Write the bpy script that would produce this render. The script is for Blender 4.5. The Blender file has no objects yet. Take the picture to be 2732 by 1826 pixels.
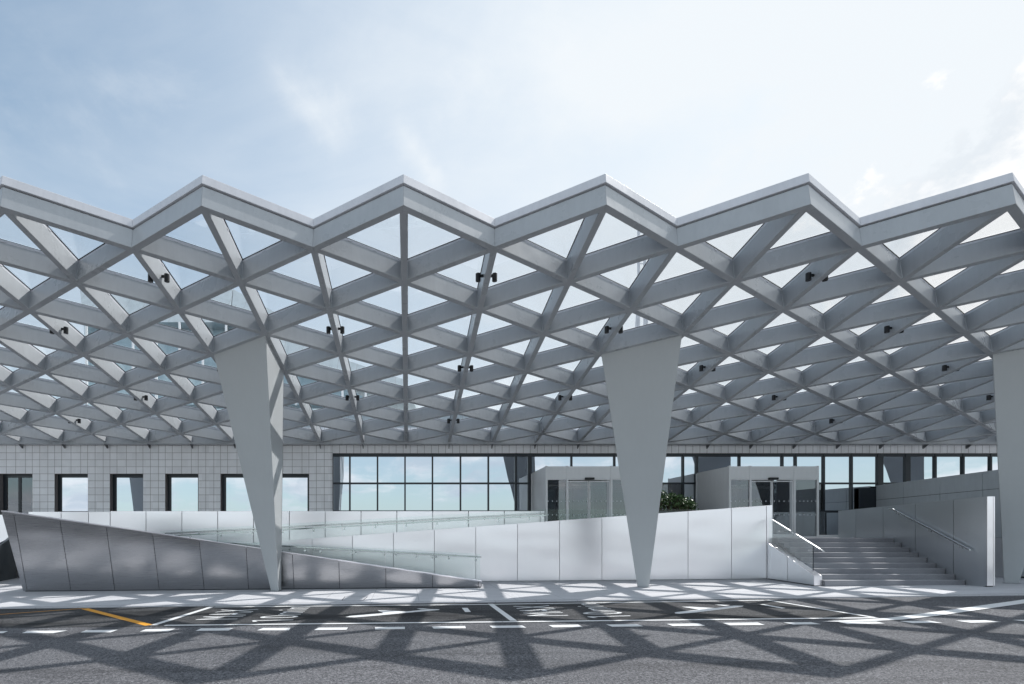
import bpy, math, random
from mathutils import Vector as V, Matrix
random.seed(7)
S = bpy.context.scene
R = math.radians
# ------------------------------------------------------------------ camera
F, PX, PY, W0, H0, EZ = 1373.0, 1080.0, 1425.0, 2732.0, 1826.0, 1.70
cam = bpy.data.objects.new('camera', bpy.data.cameras.new('camera'))
S.collection.objects.link(cam)
cam.location = (0, 0, EZ); cam.rotation_euler = (R(90), 0, 0)
cam.data.sensor_width = 36; cam.data.lens = 36 * F / W0
cam.data.shift_x = (W0 / 2 - PX) / W0; cam.data.shift_y = (PY - H0 / 2) / W0
cam.data.clip_start = .05; cam.data.clip_end = 20000
S.camera = cam
# ------------------------------------------------------------------ world
SUN = V((.743, .42, 1.0)).normalized()
SUN_EL = math.asin(SUN.z); SUN_AZ = math.atan2(SUN.x, SUN.y)
w = bpy.data.worlds.new('World'); S.world = w; w.use_nodes = True
nt = w.node_tree; nt.nodes.clear()
def nd(t, ty, **kw):
    n = t.nodes.new(ty)
    for k, v in kw.items():
        if k.startswith('i_'):
            n.inputs[k[2:].replace('_', ' ')].default_value = v
        else: setattr(n, k, v)
    return n
def math_(t, op, a, b=None, c=None, clamp=False):
    n = t.nodes.new('ShaderNodeMath'); n.operation = op; n.use_clamp = clamp
    for i, x in enumerate((a, b, c)):
        if x is None: continue
        if hasattr(x, 'links'): t.links.new(x, n.inputs[i])
        else: n.inputs[i].default_value = x
    return n.outputs[0]
def mixc(t, fac, a, b, bt='MIX'):
    n = t.nodes.new('ShaderNodeMix'); n.data_type = 'RGBA'; n.blend_type = bt
    for s, x in ((n.inputs[0], fac), (n.inputs[6], a), (n.inputs[7], b)):
        if hasattr(x, 'links'): t.links.new(x, s)
        else: s.default_value = x if not isinstance(x, tuple) or len(x) == 4 else (*x, 1)
    return n.outputs[2]
def ramp(t, fac, a, b, lo=0., hi=1.):
    n = t.nodes.new('ShaderNodeMapRange'); n.interpolation_type = 'SMOOTHSTEP'
    t.links.new(fac, n.inputs[0]); n.inputs[1].default_value = a; n.inputs[2].default_value = b
    n.inputs[3].default_value = lo; n.inputs[4].default_value = hi
    return n.outputs[0]
def noise(t, vec, scale, detail=4, rough=.55, dist=0.):
    n = t.nodes.new('ShaderNodeTexNoise'); n.inputs['Scale'].default_value = scale
    n.inputs['Detail'].default_value = detail; n.inputs['Roughness'].default_value = rough
    n.inputs['Distortion'].default_value = dist
    if vec is not None: t.links.new(vec, n.inputs['Vector'])
    return n.outputs['Fac']
def mapping(t, vec, loc=(0, 0, 0), rot=(0, 0, 0), sc=(1, 1, 1)):
    n = t.nodes.new('ShaderNodeMapping'); n.inputs[1].default_value = loc
    n.inputs[2].default_value = rot; n.inputs[3].default_value = sc
    t.links.new(vec, n.inputs[0]); return n.outputs[0]
tc = nt.nodes.new('ShaderNodeTexCoord').outputs['Generated']
sky = nd(nt, 'ShaderNodeTexSky', sky_type='NISHITA', sun_disc=False, sun_elevation=SUN_EL,
         sun_rotation=SUN_AZ, altitude=50, air_density=1.0, dust_density=1.0, ozone_density=1.6)
SKYK = .132
base = mixc(nt, 1.0, sky.outputs[0], (SKYK * .98, SKYK * 1.20, SKYK * 1.12), 'MULTIPLY')
dp = nt.nodes.new('ShaderNodeVectorMath'); dp.operation = 'DOT_PRODUCT'
nt.links.new(tc, dp.inputs[0]); dp.inputs[1].default_value = SUN
dsun = dp.outputs['Value']
sep = nt.nodes.new('ShaderNodeSeparateXYZ'); nt.links.new(tc, sep.inputs[0])
# thin high cloud, denser towards the sun, streaked by wind
cir = noise(nt, mapping(nt, tc, rot=(0, R(20), R(35)), sc=(1.2, 3.4, 3.0)), 1.6, 7, .6, .5)
puff = noise(nt, mapping(nt, tc, sc=(1, 1, 1.5)), 4.2, 8, .62, .2)
veil = math_(nt, 'ADD', ramp(nt, dsun, .28, 1.15, .14, .98),
             math_(nt, 'MULTIPLY', math_(nt, 'SUBTRACT', cir, .49), .5))
veil = math_(nt, 'ADD', veil, ramp(nt, sep.outputs['Z'], .72, .30, 0, .36))
veil = math_(nt, 'ADD', veil, math_(nt, 'MULTIPLY', ramp(nt, puff, .52, .78), .15), clamp=True)
veil = math_(nt, 'MAXIMUM', veil, ramp(nt, sep.outputs['Y'], .15, -.5, 0., .42))
def streak(a, b_, wd, amp, sc, seed):
    A_ = V(((a[0] - PX) / F, 1, (PY - a[1]) / F)).normalized(); B_ = V(((b_[0] - PX) / F, 1, (PY - b_[1]) / F)).normalized()
    n = A_.cross(B_).normalized(); al = (B_ - A_).normalized(); m0, m1 = A_.dot(al), B_.dot(al)
    def dt(v):
        q = nt.nodes.new('ShaderNodeVectorMath'); q.operation = 'DOT_PRODUCT'; nt.links.new(tc, q.inputs[0]); q.inputs[1].default_value = v
        return q.outputs['Value']
    ns = noise(nt, mapping(nt, tc, loc=(seed, 0, 0)), sc, 8, .62, .4)
    off = math_(nt, 'ADD', math_(nt, 'ABSOLUTE', dt(n)), math_(nt, 'MULTIPLY', math_(nt, 'SUBTRACT', .5, ns), wd * 3))
    band = ramp(nt, off, wd, -wd * .3)
    q = dt(al); L_ = (m1 - m0)
    ends = math_(nt, 'MULTIPLY', ramp(nt, q, m0 - L_ * .2, m0 + L_ * .2), ramp(nt, q, m1 + L_ * .3, m1 - L_ * .2))
    return math_(nt, 'MULTIPLY', math_(nt, 'MULTIPLY', band, ends), amp)
for args in (((720, 170), (900, 370), .045, .24, 5.5, 1.), ((1060, 330), (1170, 500), .025, .15, 9., 2.), ((800, 240), (2100, 60), .10, .16, 3.2, 3.), ((1500, 200), (2732, 120), .09, .10, 3., 4.)):
    veil = math_(nt, 'ADD', veil, streak(*args), clamp=True)
vcol = mixc(nt, ramp(nt, sep.outputs['Y'], .15, -.3), (.775, .82, .86), (.93, .97, 1.0))
c1 = mixc(nt, veil, base, vcol)
# one bright heaped cloud standing to the right
cd = nt.nodes.new('ShaderNodeVectorMath'); cd.operation = 'DOT_PRODUCT'; nt.links.new(tc, cd.inputs[0]); cd.inputs[1].default_value = V((1.42, 1, .52)).normalized()
cn = noise(nt, mapping(nt, tc, sc=(1, 1, 1.2)), 9, 8, .6)
cf = ramp(nt, math_(nt, 'ADD', cd.outputs['Value'], math_(nt, 'MULTIPLY', math_(nt, 'SUBTRACT', cn, .5), .10)), .962, .972)
c1 = mixc(nt, cf, c1, mixc(nt, ramp(nt, cn, .4, .6), (.70, .75, .80), (.93, .93, .93)))
# heaped clouds low over the horizon
low = noise(nt, mapping(nt, tc, loc=(3.1, 1.7, .4), sc=(1, 1, 2.6)), 4.6, 9, .6, .15)
hor = ramp(nt, sep.outputs['Z'], .02, .42, 1., 0.)
lm = math_(nt, 'MULTIPLY', ramp(nt, low, .44, .60), hor)
shade = mixc(nt, ramp(nt, noise(nt, mapping(nt, tc, loc=(0, 0, .05), sc=(1, 1, 2.4)), 6.5, 7, .6), .35, .65),
             (.70, .78, .86), (1.22, 1.20, 1.18))
c2 = mixc(nt, math_(nt, 'MULTIPLY', lm, 1.0), c1, shade)
hz = ramp(nt, sep.outputs['Z'], -.02, .12, .24, 0.)
c3 = mixc(nt, hz, c2, (.68, .83, .97))
bg = nt.nodes.new('ShaderNodeBackground'); nt.links.new(c3, bg.inputs[0]); bg.inputs[1].default_value = 1.0
out = nt.nodes.new('ShaderNodeOutputWorld'); nt.links.new(bg.outputs[0], out.inputs[0])
w.cycles.sampling_method = 'MANUAL'; w.cycles.sample_map_resolution = 512
# ------------------------------------------------------------------ sun
sl = bpy.data.lights.new('sun', 'SUN'); sl.energy = 3.6; sl.angle = R(.6); sl.color = (1, .965, .93)
so = bpy.data.objects.new('sun', sl); S.collection.objects.link(so)
so.rotation_euler = (-SUN).to_track_quat('-Z', 'Y').to_euler(); so.location = (20, 10, 40)
S.view_settings.view_transform = 'Standard'; S.view_settings.look = 'None'
S.view_settings.exposure = 0.2; S.view_settings.gamma = 1
S.render.engine = 'CYCLES'
cy = S.cycles
cy.max_bounces = 12; cy.diffuse_bounces = 4; cy.glossy_bounces = 6; cy.transparent_max_bounces = 32
cy.transmission_bounces = 4; cy.caustics_reflective = False; cy.caustics_refractive = False
cy.sample_clamp_indirect = 6; cy.use_denoising = True
# ------------------------------------------------------------------ helpers
def ray(x, y): return V(((x - PX) / F, 1, -(y - PY) / F))
O = V((0, 0, EZ))
def on(x, y, p0, n):
    d = ray(x, y); return O + d * ((V(p0) - O).dot(V(n)) / d.dot(V(n)))
def at(x, y, Y): return O + ray(x, y) * Y
SL = .0105
def zs(X): return .045 + SL * X        # pavement height
def zr(X): return .015 + SL * X       # road height
def gs(x, y): return on(x, y, (0, 0, .045), (-SL, 0, 1))
def gr(x, y): return on(x, y, (0, 0, .015), (-SL, 0, 1))
class MB:
    def __init__(s): s.v = []; s.f = []
    def poly(s, pts):
        i = len(s.v); s.v += [tuple(p) for p in pts]; s.f.append(tuple(range(i, i + len(pts)))); return s
    def prism(s, pts, vec):
        pts = [V(p) for p in pts]; vec = V(vec); n = len(pts)
        nn = V((0, 0, 0))
        for k in range(n): nn += pts[k].cross(pts[(k + 1) % n])
        if nn.dot(vec) > 0: pts = pts[::-1]
        i = len(s.v); s.v += [tuple(p) for p in pts] + [tuple(p + vec) for p in pts]
        s.f.append(tuple(range(i, i + n))); s.f.append(tuple(range(i + 2 * n - 1, i + n - 1, -1)))
        for k in range(n):
            a, b = i + k, i + (k + 1) % n
            s.f.append((b, a, a + n, b + n))
        return s
    def box(s, x0, x1, y0, y1, z0, z1):
        return s.prism([(x0, y0, z0), (x1, y0, z0), (x1, y0, z1), (x0, y0, z1)], (0, y1 - y0, 0))
    def bar(s, p, q, w_, h_, up=(0, 0, 1), off=0., ch=0.):
        """rectangular member; p, q at the bottom centre line, off raises it, ch chamfers lower edges"""
        p, q, up = V(p), V(q), V(up).normalized(); d = (q - p).normalized()
        sd = d.cross(up).normalized(); a = w_ / 2
        prof = [(-a + ch, off), (a - ch, off), (a, off + ch), (a, off + h_), (-a, off + h_), (-a, off + ch)] if ch else \
               [(-a, off), (a, off), (a, off + h_), (-a, off + h_)]
        return s.prism([p + sd * u + up * v_ for u, v_ in prof], q - p)
    def tube(s, p, q, r, n=10, r2=None):
        p, q = V(p), V(q); d = (q - p).normalized()
        a = d.orthogonal().normalized(); b = d.cross(a); r2 = r if r2 is None else r2
        i = len(s.v)
        for c, rr in ((p, r), (q, r2)):
            for k in range(n):
                t = 2 * math.pi * k / n; s.v.append(tuple(c + (a * math.cos(t) + b * math.sin(t)) * rr))
        s.f.append(tuple(range(i + n - 1, i - 1, -1))); s.f.append(tuple(range(i + n, i + 2 * n)))
        for k in range(n):
            k2 = (k + 1) % n; s.f.append((i + k, i + k2, i + n + k2, i + n + k))
        return s
    def build(s, name, mat, parent=None, bevel=0., smooth=False, loc=None):
        me = bpy.data.meshes.new(name); vs = s.v
        if loc is not None: vs = [tuple(V(p) - V(loc)) for p in vs]
        me.from_pydata(vs, [], s.f); me.update()
        if mat: me.materials.append(mat)
        o = bpy.data.objects.new(name, me); S.collection.objects.link(o)
        if loc is not None: o.location = loc
        if parent: o.parent = parent
        if smooth:
            for p in me.polygons: p.use_smooth = len(p.vertices) == 4
        if bevel:
            m = o.modifiers.new('edge', 'BEVEL'); m.width = bevel; m.segments = 2; m.limit_method = 'ANGLE'
        return o
def tag(o, label, cat, group=None, kind=None):
    if label: o['label'] = label
    if cat: o['category'] = cat
    if group: o['group'] = group
    if kind: o['kind'] = kind
    return o
def thing(name, label, cat, group=None, kind=None):
    o = bpy.data.objects.new(name, None); S.collection.objects.link(o); o.empty_display_size = .2
    return tag(o, label, cat, group, kind)
def struct(o, label=None, cat=None, group=None): return tag(o, label, cat, group, 'structure')
# ------------------------------------------------------------------ materials
def mat(name, col=(.5, .5, .5), rough=.5, metal=0., spec=.5):
    m = bpy.data.materials.new(name); m.use_nodes = True
    b = m.node_tree.nodes['Principled BSDF']
    b.inputs['Base Color'].default_value = (*col, 1); b.inputs['Roughness'].default_value = rough
    b.inputs['Metallic'].default_value = metal; b.inputs['Specular IOR Level'].default_value = spec
    return m, m.node_tree, b
def objc(t): return t.nodes.new('ShaderNodeTexCoord').outputs['Object']
def worldc(t): return t.nodes.new('ShaderNodeNewGeometry').outputs['Position']
def bump(t, b, h, strength, dist=.01):
    n = t.nodes.new('ShaderNodeBump'); n.inputs['Strength'].default_value = strength
    n.inputs['Distance'].default_value = dist; t.links.new(h, n.inputs['Height'])
    t.links.new(n.outputs[0], b.inputs['Normal']); return n
def painted(name, col, rough=.42, var=.05):
    m, t, b = mat(name, col, rough)
    p = worldc(t)
    n1 = noise(t, p, 1.3, 5, .6); n2 = noise(t, mapping(t, p, sc=(6, 6, .7)), 2.0, 4, .6)
    f = math_(t, 'ADD', math_(t, 'MULTIPLY', n1, .6), math_(t, 'MULTIPLY', n2, .4))
    lo = tuple(c * (1 - var) for c in col); hi = tuple(min(1, c * (1 + var)) for c in col)
    t.links.new(mixc(t, ramp(t, f, .35, .65), lo, hi), b.inputs['Base Color'])
    t.links.new(ramp(t, n1, .3, .7, rough - .05, rough + .08), b.inputs['Roughness'])
    bump(t, b, noise(t, p, 260, 2, .5), .06, .002)
    return m
M = {}
M['paint'] = painted('light_grey_paint', (.405, .425, .445), .30)
M['paint_col'] = painted('column_paint', (.47, .49, .50), .42, .015)
M['dark_paint'] = painted('bracket_paint', (.13, .135, .14), .5)
M['coping'] = painted('coping_paint', (.62, .625, .66), .35)
M['frame_light'] = painted('light_frame', (.72, .73, .74), .4, .03)
M['dark_frame'], *_ = mat('dark_frame', (.016, .022, .030), .35)
M['black'], *_ = mat('black', (.006, .007, .009), .4)
M['gasket'], *_ = mat('gasket', (.01, .012, .015), .6)
M['lens'], *_ = mat('lens', (.05, .05, .05), .1)
M['dark_metal_and_shade'] = painted('dark_cladding_and_shade', (.035, .045, .05), .4)  # also carries the painted shade of the far-left wall end
M['grey_clad'] = painted('grey_cladding', (.50, .54, .565), .38, .06)
M['steel'], *_ = mat('stainless_steel', (.62, .63, .64), .22, 1.)
def brushed(name, col, rough, wav):
    m, t, b = mat(name, col, rough, 1.)
    p = worldc(t)
    oi = t.nodes.new('ShaderNodeObjectInfo').outputs['Random']
    com = t.nodes.new('ShaderNodeCombineXYZ'); t.links.new(math_(t, 'MULTIPLY', oi, 30.), com.inputs[0])
    va = t.nodes.new('ShaderNodeVectorMath'); va.operation = 'ADD'
    t.links.new(p, va.inputs[0]); t.links.new(com.outputs[0], va.inputs[1])
    big = noise(t, mapping(t, va.outputs[0], sc=(.32, .32, 1.05)), 1.0, 1, .4)
    fine = noise(t, mapping(t, p, sc=(.6, .6, 160)), 3, 3, .6)
    t.links.new(ramp(t, fine, .2, .8, rough - .03, rough + .07), b.inputs['Roughness'])
    n1 = nd(t, 'ShaderNodeBump'); n1.inputs['Strength'].default_value = 1.0; n1.inputs['Distance'].default_value = wav
    t.links.new(big, n1.inputs['Height'])
    n2 = nd(t, 'ShaderNodeBump'); n2.inputs['Strength'].default_value = .06; n2.inputs['Distance'].default_value = .002
    t.links.new(fine, n2.inputs['Height']); t.links.new(n1.outputs[0], n2.inputs['Normal'])
    t.links.new(n2.outputs[0], b.inputs['Normal'])
    b.inputs['Anisotropic'].default_value = .35
    return m
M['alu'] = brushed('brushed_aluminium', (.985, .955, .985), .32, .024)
M['alu_shade_dark'] = brushed('brushed_metal_shade_dark', (.48, .48, .495), .26, .038)  # darkness of the ground the leaning wall reflects, put into the metal colour
M['alu_shade_grey'] = brushed('brushed_metal_shade_grey', (.70, .73, .76), .32, .010)  # same metal as the bright ends, its dark reflections put into a greyer colour
def glass(name, tint, refl, gcol=(1, 1, 1), rough=0., k=.8):
    m = bpy.data.materials.new(name); m.use_nodes = True; t = m.node_tree; t.nodes.clear()
    o = t.nodes.new('ShaderNodeOutputMaterial'); mx = t.nodes.new('ShaderNodeMixShader')
    tr = t.nodes.new('ShaderNodeBsdfTransparent'); tr.inputs[0].default_value = (*tint, 1)
    g = t.nodes.new('ShaderNodeBsdfGlossy'); g.inputs['Color'].default_value = (*gcol, 1); g.inputs['Roughness'].default_value = rough
    lw = t.nodes.new('ShaderNodeFresnel'); lw.inputs[0].default_value = 1.45
    f = math_(t, 'ADD', math_(t, 'MULTIPLY', lw.outputs[0], k), refl, clamp=True)
    t.links.new(f, mx.inputs[0]); t.links.new(tr.outputs[0], mx.inputs[1]); t.links.new(g.outputs[0], mx.inputs[2])
    t.links.new(mx.outputs[0], o.inputs[0]); return m
M['roof_glass'] = glass('roof_glass', (.985, .995, 1.0), 0., k=.22)
M['stair_glass'] = glass('stair_glass', (.975, .99, .985), 0., (1, 1, 1), k=.16)
M['rail_glass'] = glass('balustrade_glass', (.965, .987, .981), .0, (.95, 1, .98), k=.38)
M['door_glass'] = glass('door_glass', (.52, .56, .58), .13, (.80, .82, .87))
def mirror(name, col, wob):
    m, t, b = mat(name, col, .012, 1.)
    p = worldc(t); b1 = nd(t, 'ShaderNodeBump'); b1.inputs['Strength'].default_value = 1; b1.inputs['Distance'].default_value = wob
    t.links.new(noise(t, mapping(t, p, sc=(.9, 1, .5)), .9, 1, .4), b1.inputs['Height'])
    t.links.new(b1.outputs[0], b.inputs['Normal']); return m
M['mirror'] = mirror('coated_window_glass', (.61, .655, .715), .006)
def fline(t, x, period, width, off=0.):
    """1 on a thin line every period"""
    fr = math_(t, 'FRACT', math_(t, 'DIVIDE', math_(t, 'SUBTRACT', x, off), period))
    d = math_(t, 'MINIMUM', fr, math_(t, 'SUBTRACT', 1., fr))
    return math_(t, 'LESS_THAN', d, width / 2 / period)
def tiles(name, offs, period, x0, z0, rows=True, col=(.86, .86, .88)):
    m, t, b = mat(name, (.5, .5, .5), .45)
    p = worldc(t); s = t.nodes.new('ShaderNodeSeparateXYZ'); t.links.new(p, s.inputs[0])
    mask = fline(t, s.outputs[2], .30, .014, z0) if rows else None
    for o_ in offs:
        l = fline(t, s.outputs[0], period, .015, x0 + o_)
        mask = l if mask is None else math_(t, 'MAXIMUM', mask, l)
    cell = t.nodes.new('ShaderNodeTexWhiteNoise'); cell.noise_dimensions = '2D'
    cv = t.nodes.new('ShaderNodeCombineXYZ')
    t.links.new(math_(t, 'FLOOR', math_(t, 'DIVIDE', math_(t, 'SUBTRACT', s.outputs[0], x0), .30)), cv.inputs[0])
    t.links.new(math_(t, 'FLOOR', math_(t, 'DIVIDE', math_(t, 'SUBTRACT', s.outputs[2], z0), .30)), cv.inputs[1])
    t.links.new(cv.outputs[0], cell.inputs['Vector'])
    n = noise(t, p, 3.2, 5, .6)
    v = math_(t, 'ADD', ramp(t, cell.outputs['Value'], 0, 1, .94, 1.03), math_(t, 'MULTIPLY', math_(t, 'SUBTRACT', n, .5), .16))
    c = mixc(t, 1.0, col, v, 'MULTIPLY')
    t.links.new(mixc(t, mask, c, (.27, .25, .25)), b.inputs['Base Color'])
    bump(t, b, math_(t, 'SUBTRACT', 1., mask), .5, .006)
    return m
M['tile'] = tiles('facade_tiles', (0, .30, .70, 1.115, 1.41, 1.73, 2.075), 2.365, -14.97, EZ + 2.57)
M['tile_band'] = tiles('facade_tiles_band', (0,), .302, -3.09, EZ + 2.57, False)
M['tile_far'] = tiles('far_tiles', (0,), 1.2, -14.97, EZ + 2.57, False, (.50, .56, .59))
# asphalt
def asphalt(name, c0, c1, stain):
    m, t, b = mat(name, c0, .85, 0, .3)
    p = worldc(t)
    g1 = noise(t, p, 52, 3, .85); g2 = noise(t, p, 24, 2, .6); big = noise(t, mapping(t, p, sc=(.5, 1.6, 1)), .55, 5, .6)
    f = math_(t, 'ADD', math_(t, 'MULTIPLY', g1, .72), math_(t, 'MULTIPLY', g2, .28))
    c = mixc(t, ramp(t, f, .42, .60), c0, c1)
    vor = t.nodes.new('ShaderNodeTexVoronoi'); vor.inputs['Scale'].default_value = 36; t.links.new(p, vor.inputs['Vector'])
    c = mixc(t, math_(t, 'MULTIPLY', ramp(t, vor.outputs['Distance'], .30, .12), ramp(t, g2, .5, .60)), c, tuple(min(1, k * 1.9) for k in c1))
    c = mixc(t, ramp(t, big, .44, .66, 0, stain), c, tuple(k * .5 for k in c0))
    tyre = noise(t, mapping(t, p, sc=(.07, 2.4, 1)), 1.0, 4, .55)
    c = mixc(t, ramp(t, tyre, .52, .70, 0, .30), c, tuple(k * .55 for k in c0))
    spots = noise(t, p, 1.7, 5, .6)
    c = mixc(t, ramp(t, spots, .66, .74, 0, .45), c, tuple(k * .5 for k in c0))
    t.links.new(c, b.inputs['Base Color'])
    bump(t, b, f, .8, .012)
    return m
M['asphalt'] = asphalt('asphalt', (.052, .053, .059), (.225, .226, .24), .30)
M['asphalt_bay'] = asphalt('asphalt_bay', (.026, .027, .030), (.120, .119, .122), .85)
def marking(name, col):
    m, t, b = mat(name, col, .6)
    p = worldc(t); n = noise(t, p, 40, 5, .7); n2 = noise(t, p, 3, 4, .6)
    f = math_(t, 'ADD', math_(t, 'MULTIPLY', n, .6), math_(t, 'MULTIPLY', n2, .4))
    t.links.new(mixc(t, ramp(t, f, .56, .72, 0, .5), col, (.16, .16, .18)), b.inputs['Base Color'])
    return m
M['white_paint'] = marking('white_marking', (.80, .80, .80))
M['orange_paint'] = marking('orange_marking', (.80, .36, .03))
def stone(name, c0, c1, joints=None, rough=.75):
    m, t, b = mat(name, c0, rough, 0, .35)
    p = worldc(t)
    g1 = noise(t, p, 70, 4, .75); g2 = noise(t, mapping(t, p, sc=(.6, 2, 1)), 1.1, 5, .6)
    c = mixc(t, ramp(t, math_(t, 'ADD', math_(t, 'MULTIPLY', g1, .5), math_(t, 'MULTIPLY', g2, .5)), .36, .64), c0, c1)
    if joints:
        s = t.nodes.new('ShaderNodeSeparateXYZ'); t.links.new(p, s.inputs[0])
        j = math_(t, 'MAXIMUM', fline(t, s.outputs[0], joints[0], .010, joints[2]), fline(t, s.outputs[1], joints[1], .012, joints[3]))
        c = mixc(t, math_(t, 'MULTIPLY', j, .55), c, (.10, .10, .11))
    t.links.new(c, b.inputs['Base Color']); bump(t, b, g1, .25, .004)
    return m
M['paving'] = stone('pale_granite_paving', (.55, .55, .575), (.66, .655, .67), (1.2, 1.25, .35, 12.62))
M['kerb'] = stone('kerb_granite', (.44, .44, .46), (.54, .54, .56), (1.0, 50, .2, 3))
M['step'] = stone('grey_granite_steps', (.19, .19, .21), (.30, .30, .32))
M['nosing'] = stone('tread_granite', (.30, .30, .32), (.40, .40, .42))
M['soil'], *_ = mat('soil', (.03, .022, .015), .9)
M['bark'], *_ = mat('stem', (.07, .045, .03), .8)
def leafm():
    m, t, b = mat('leaf', (.04, .09, .025), .45)
    oi = noise(t, worldc(t), 9, 3, .6)
    t.links.new(mixc(t, ramp(t, oi, .35, .65), (.03, .07, .02), (.10, .18, .055)), b.inputs['Base Color'])
    return m
M['leaf'] = leafm()
def emis(name, col, k):
    m = bpy.data.materials.new(name); m.use_nodes = True; t = m.node_tree; t.nodes.clear()
    o = t.nodes.new('ShaderNodeOutputMaterial'); e = t.nodes.new('ShaderNodeEmission')
    e.inputs[0].default_value = (*col, 1); e.inputs[1].default_value = k; t.links.new(e.outputs[0], o.inputs[0]); return m
M['lamp'] = emis('lit_strip', (1, .93, .78), 1.1)
M['interior'], *_ = mat('interior_wall', (.14, .14, .145), .7)
M['pale_blue'] = painted('pale_blue_cladding', (.50, .62, .68), .5)
M['dot'], *_ = mat('frosted_dot', (.62, .66, .70), .6)
# ------------------------------------------------------------------ ground
def grid_sheet(name, m, xs, ys, zf):
    b = MB(); n = len(ys)
    for x in xs:
        for y in ys: b.v.append((x, y, zf(x)))
    for i in range(len(xs) - 1):
        for j in range(n - 1): b.f.append((i * n + j, (i + 1) * n + j, (i + 1) * n + j + 1, i * n + j + 1))
    return b.build(name, m)
cl = lambda x: max(-40, min(45, x))
struct(grid_sheet('road', M['asphalt'], [-6000, -40, 0, 45, 6000], [-6000, 0, 60, 6000], lambda x: zr(cl(x))),
       'grey speckled asphalt road in front of the pavement', 'road')
M['bounce_ground'] = stone('pale_bounce_ground', (.46, .46, .46), (.56, .56, .55), (6, 6, 0, 0))  # pale sheet out of view, added to bounce light onto the walls
struct(grid_sheet('bounce_ground', M['bounce_ground'], [-3000, -40, 0, 45, 3000], [-3000, -7], lambda x: zr(cl(x)) + .006), 'pale ground sheet added out of view to bounce light at the walls', 'bounce sheet')
c0, c1_ = gs(0, 1622), gs(2732, 1586)
def cy_(X): return c0.y + (c1_.y - c0.y) * (X - c0.x) / (c1_.x - c0.x)     # kerb line
b = MB()
XL, XR = -40., 45.
pts = [(XL, cy_(XL) + .22, zs(XL)), (XR, cy_(XR) + .22, zs(XR)), (XR, 60, zs(XR)), (XL, 60, zs(XL))]
b.prism(pts, (0, 0, -.3))
struct(b.build('pavement', M['paving']), 'pale granite pavement between road and ramp', 'pavement')
b = MB(); b.prism([(XL, cy_(XL), zs(XL)), (XR, cy_(XR), zs(XR)), (XR, cy_(XR) + .216, zs(XR)), (XL, cy_(XL) + .216, zs(XL))], (0, 0, -.3))
struct(b.build('kerb', M['kerb'], bevel=.012), 'low pale stone kerb along the road', 'kerb')
LIFT = V((0, 0, .004))
def sheet(pxs, name, m, k=1):
    return MB().poly([gr(x, y) + LIFT * k for x, y in pxs]).build(name, m)
def fixn(o):
    me = o.data
    if me.polygons[0].normal.z < 0: me.flip_normals()
    return o
kr = lambda X: V((X, cy_(X) - .01, zr(X)))
bb = MB().poly([kr(-16) + LIFT, gr(-300, 1679) + LIFT, gr(0, 1676) + LIFT, gr(406, 1673) + LIFT, gr(900, 1668) + LIFT, gr(1800, 1657) + LIFT,
                gr(2338, 1652) + LIFT, gr(2039, 1600) + LIFT])
struct(fixn(bb.build('parking_bay', M['asphalt_bay'])), 'darker strip of asphalt under the parking bays', 'road surface')
mk = thing('bay_marking', 'white painted outline of the two short stay parking bays', 'road marking', kind='structure')
def line(a, c, wa, parent, m='white_paint', name='line', wc=None):
    """painted line, width in metres across its own direction"""
    p, q = gr(*a), gr(*c); d = (q - p).normalized(); s = V((-d.y, d.x, 0))
    wc = wa if wc is None else wc
    pts = [p - s * wa / 2, q - s * wc / 2, q + s * wc / 2, p + s * wa / 2]
    pts = [V((u.x, u.y, zr(u.x))) + LIFT * 2 for u in pts]
    return fixn(MB().poly(pts).build(name, M[m], parent))
line((572, 1621), (1301, 1613.8), .10, mk); line((1301.5, 1613.8), (2040, 1602.8), .10, mk)
line((440, 1670), (1340, 1660.5), .11, mk); line((1341, 1660.5), (2338, 1649.6), .11, mk)
line((566, 1620), (408, 1669.5), .13, mk)
line((1308, 1612), (1370, 1657.5), .13, mk)
line((2046, 1602), (2330, 1648.5), .10, mk)
om = thing('no_parking_marking', 'orange painted line with a bend on the road at left', 'road marking', kind='structure')
line((-60, 1645), (222, 1624.6), .055, om, 'orange_paint'); line((226, 1625.2), (398, 1669.5), .15, om, 'orange_paint')
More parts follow.
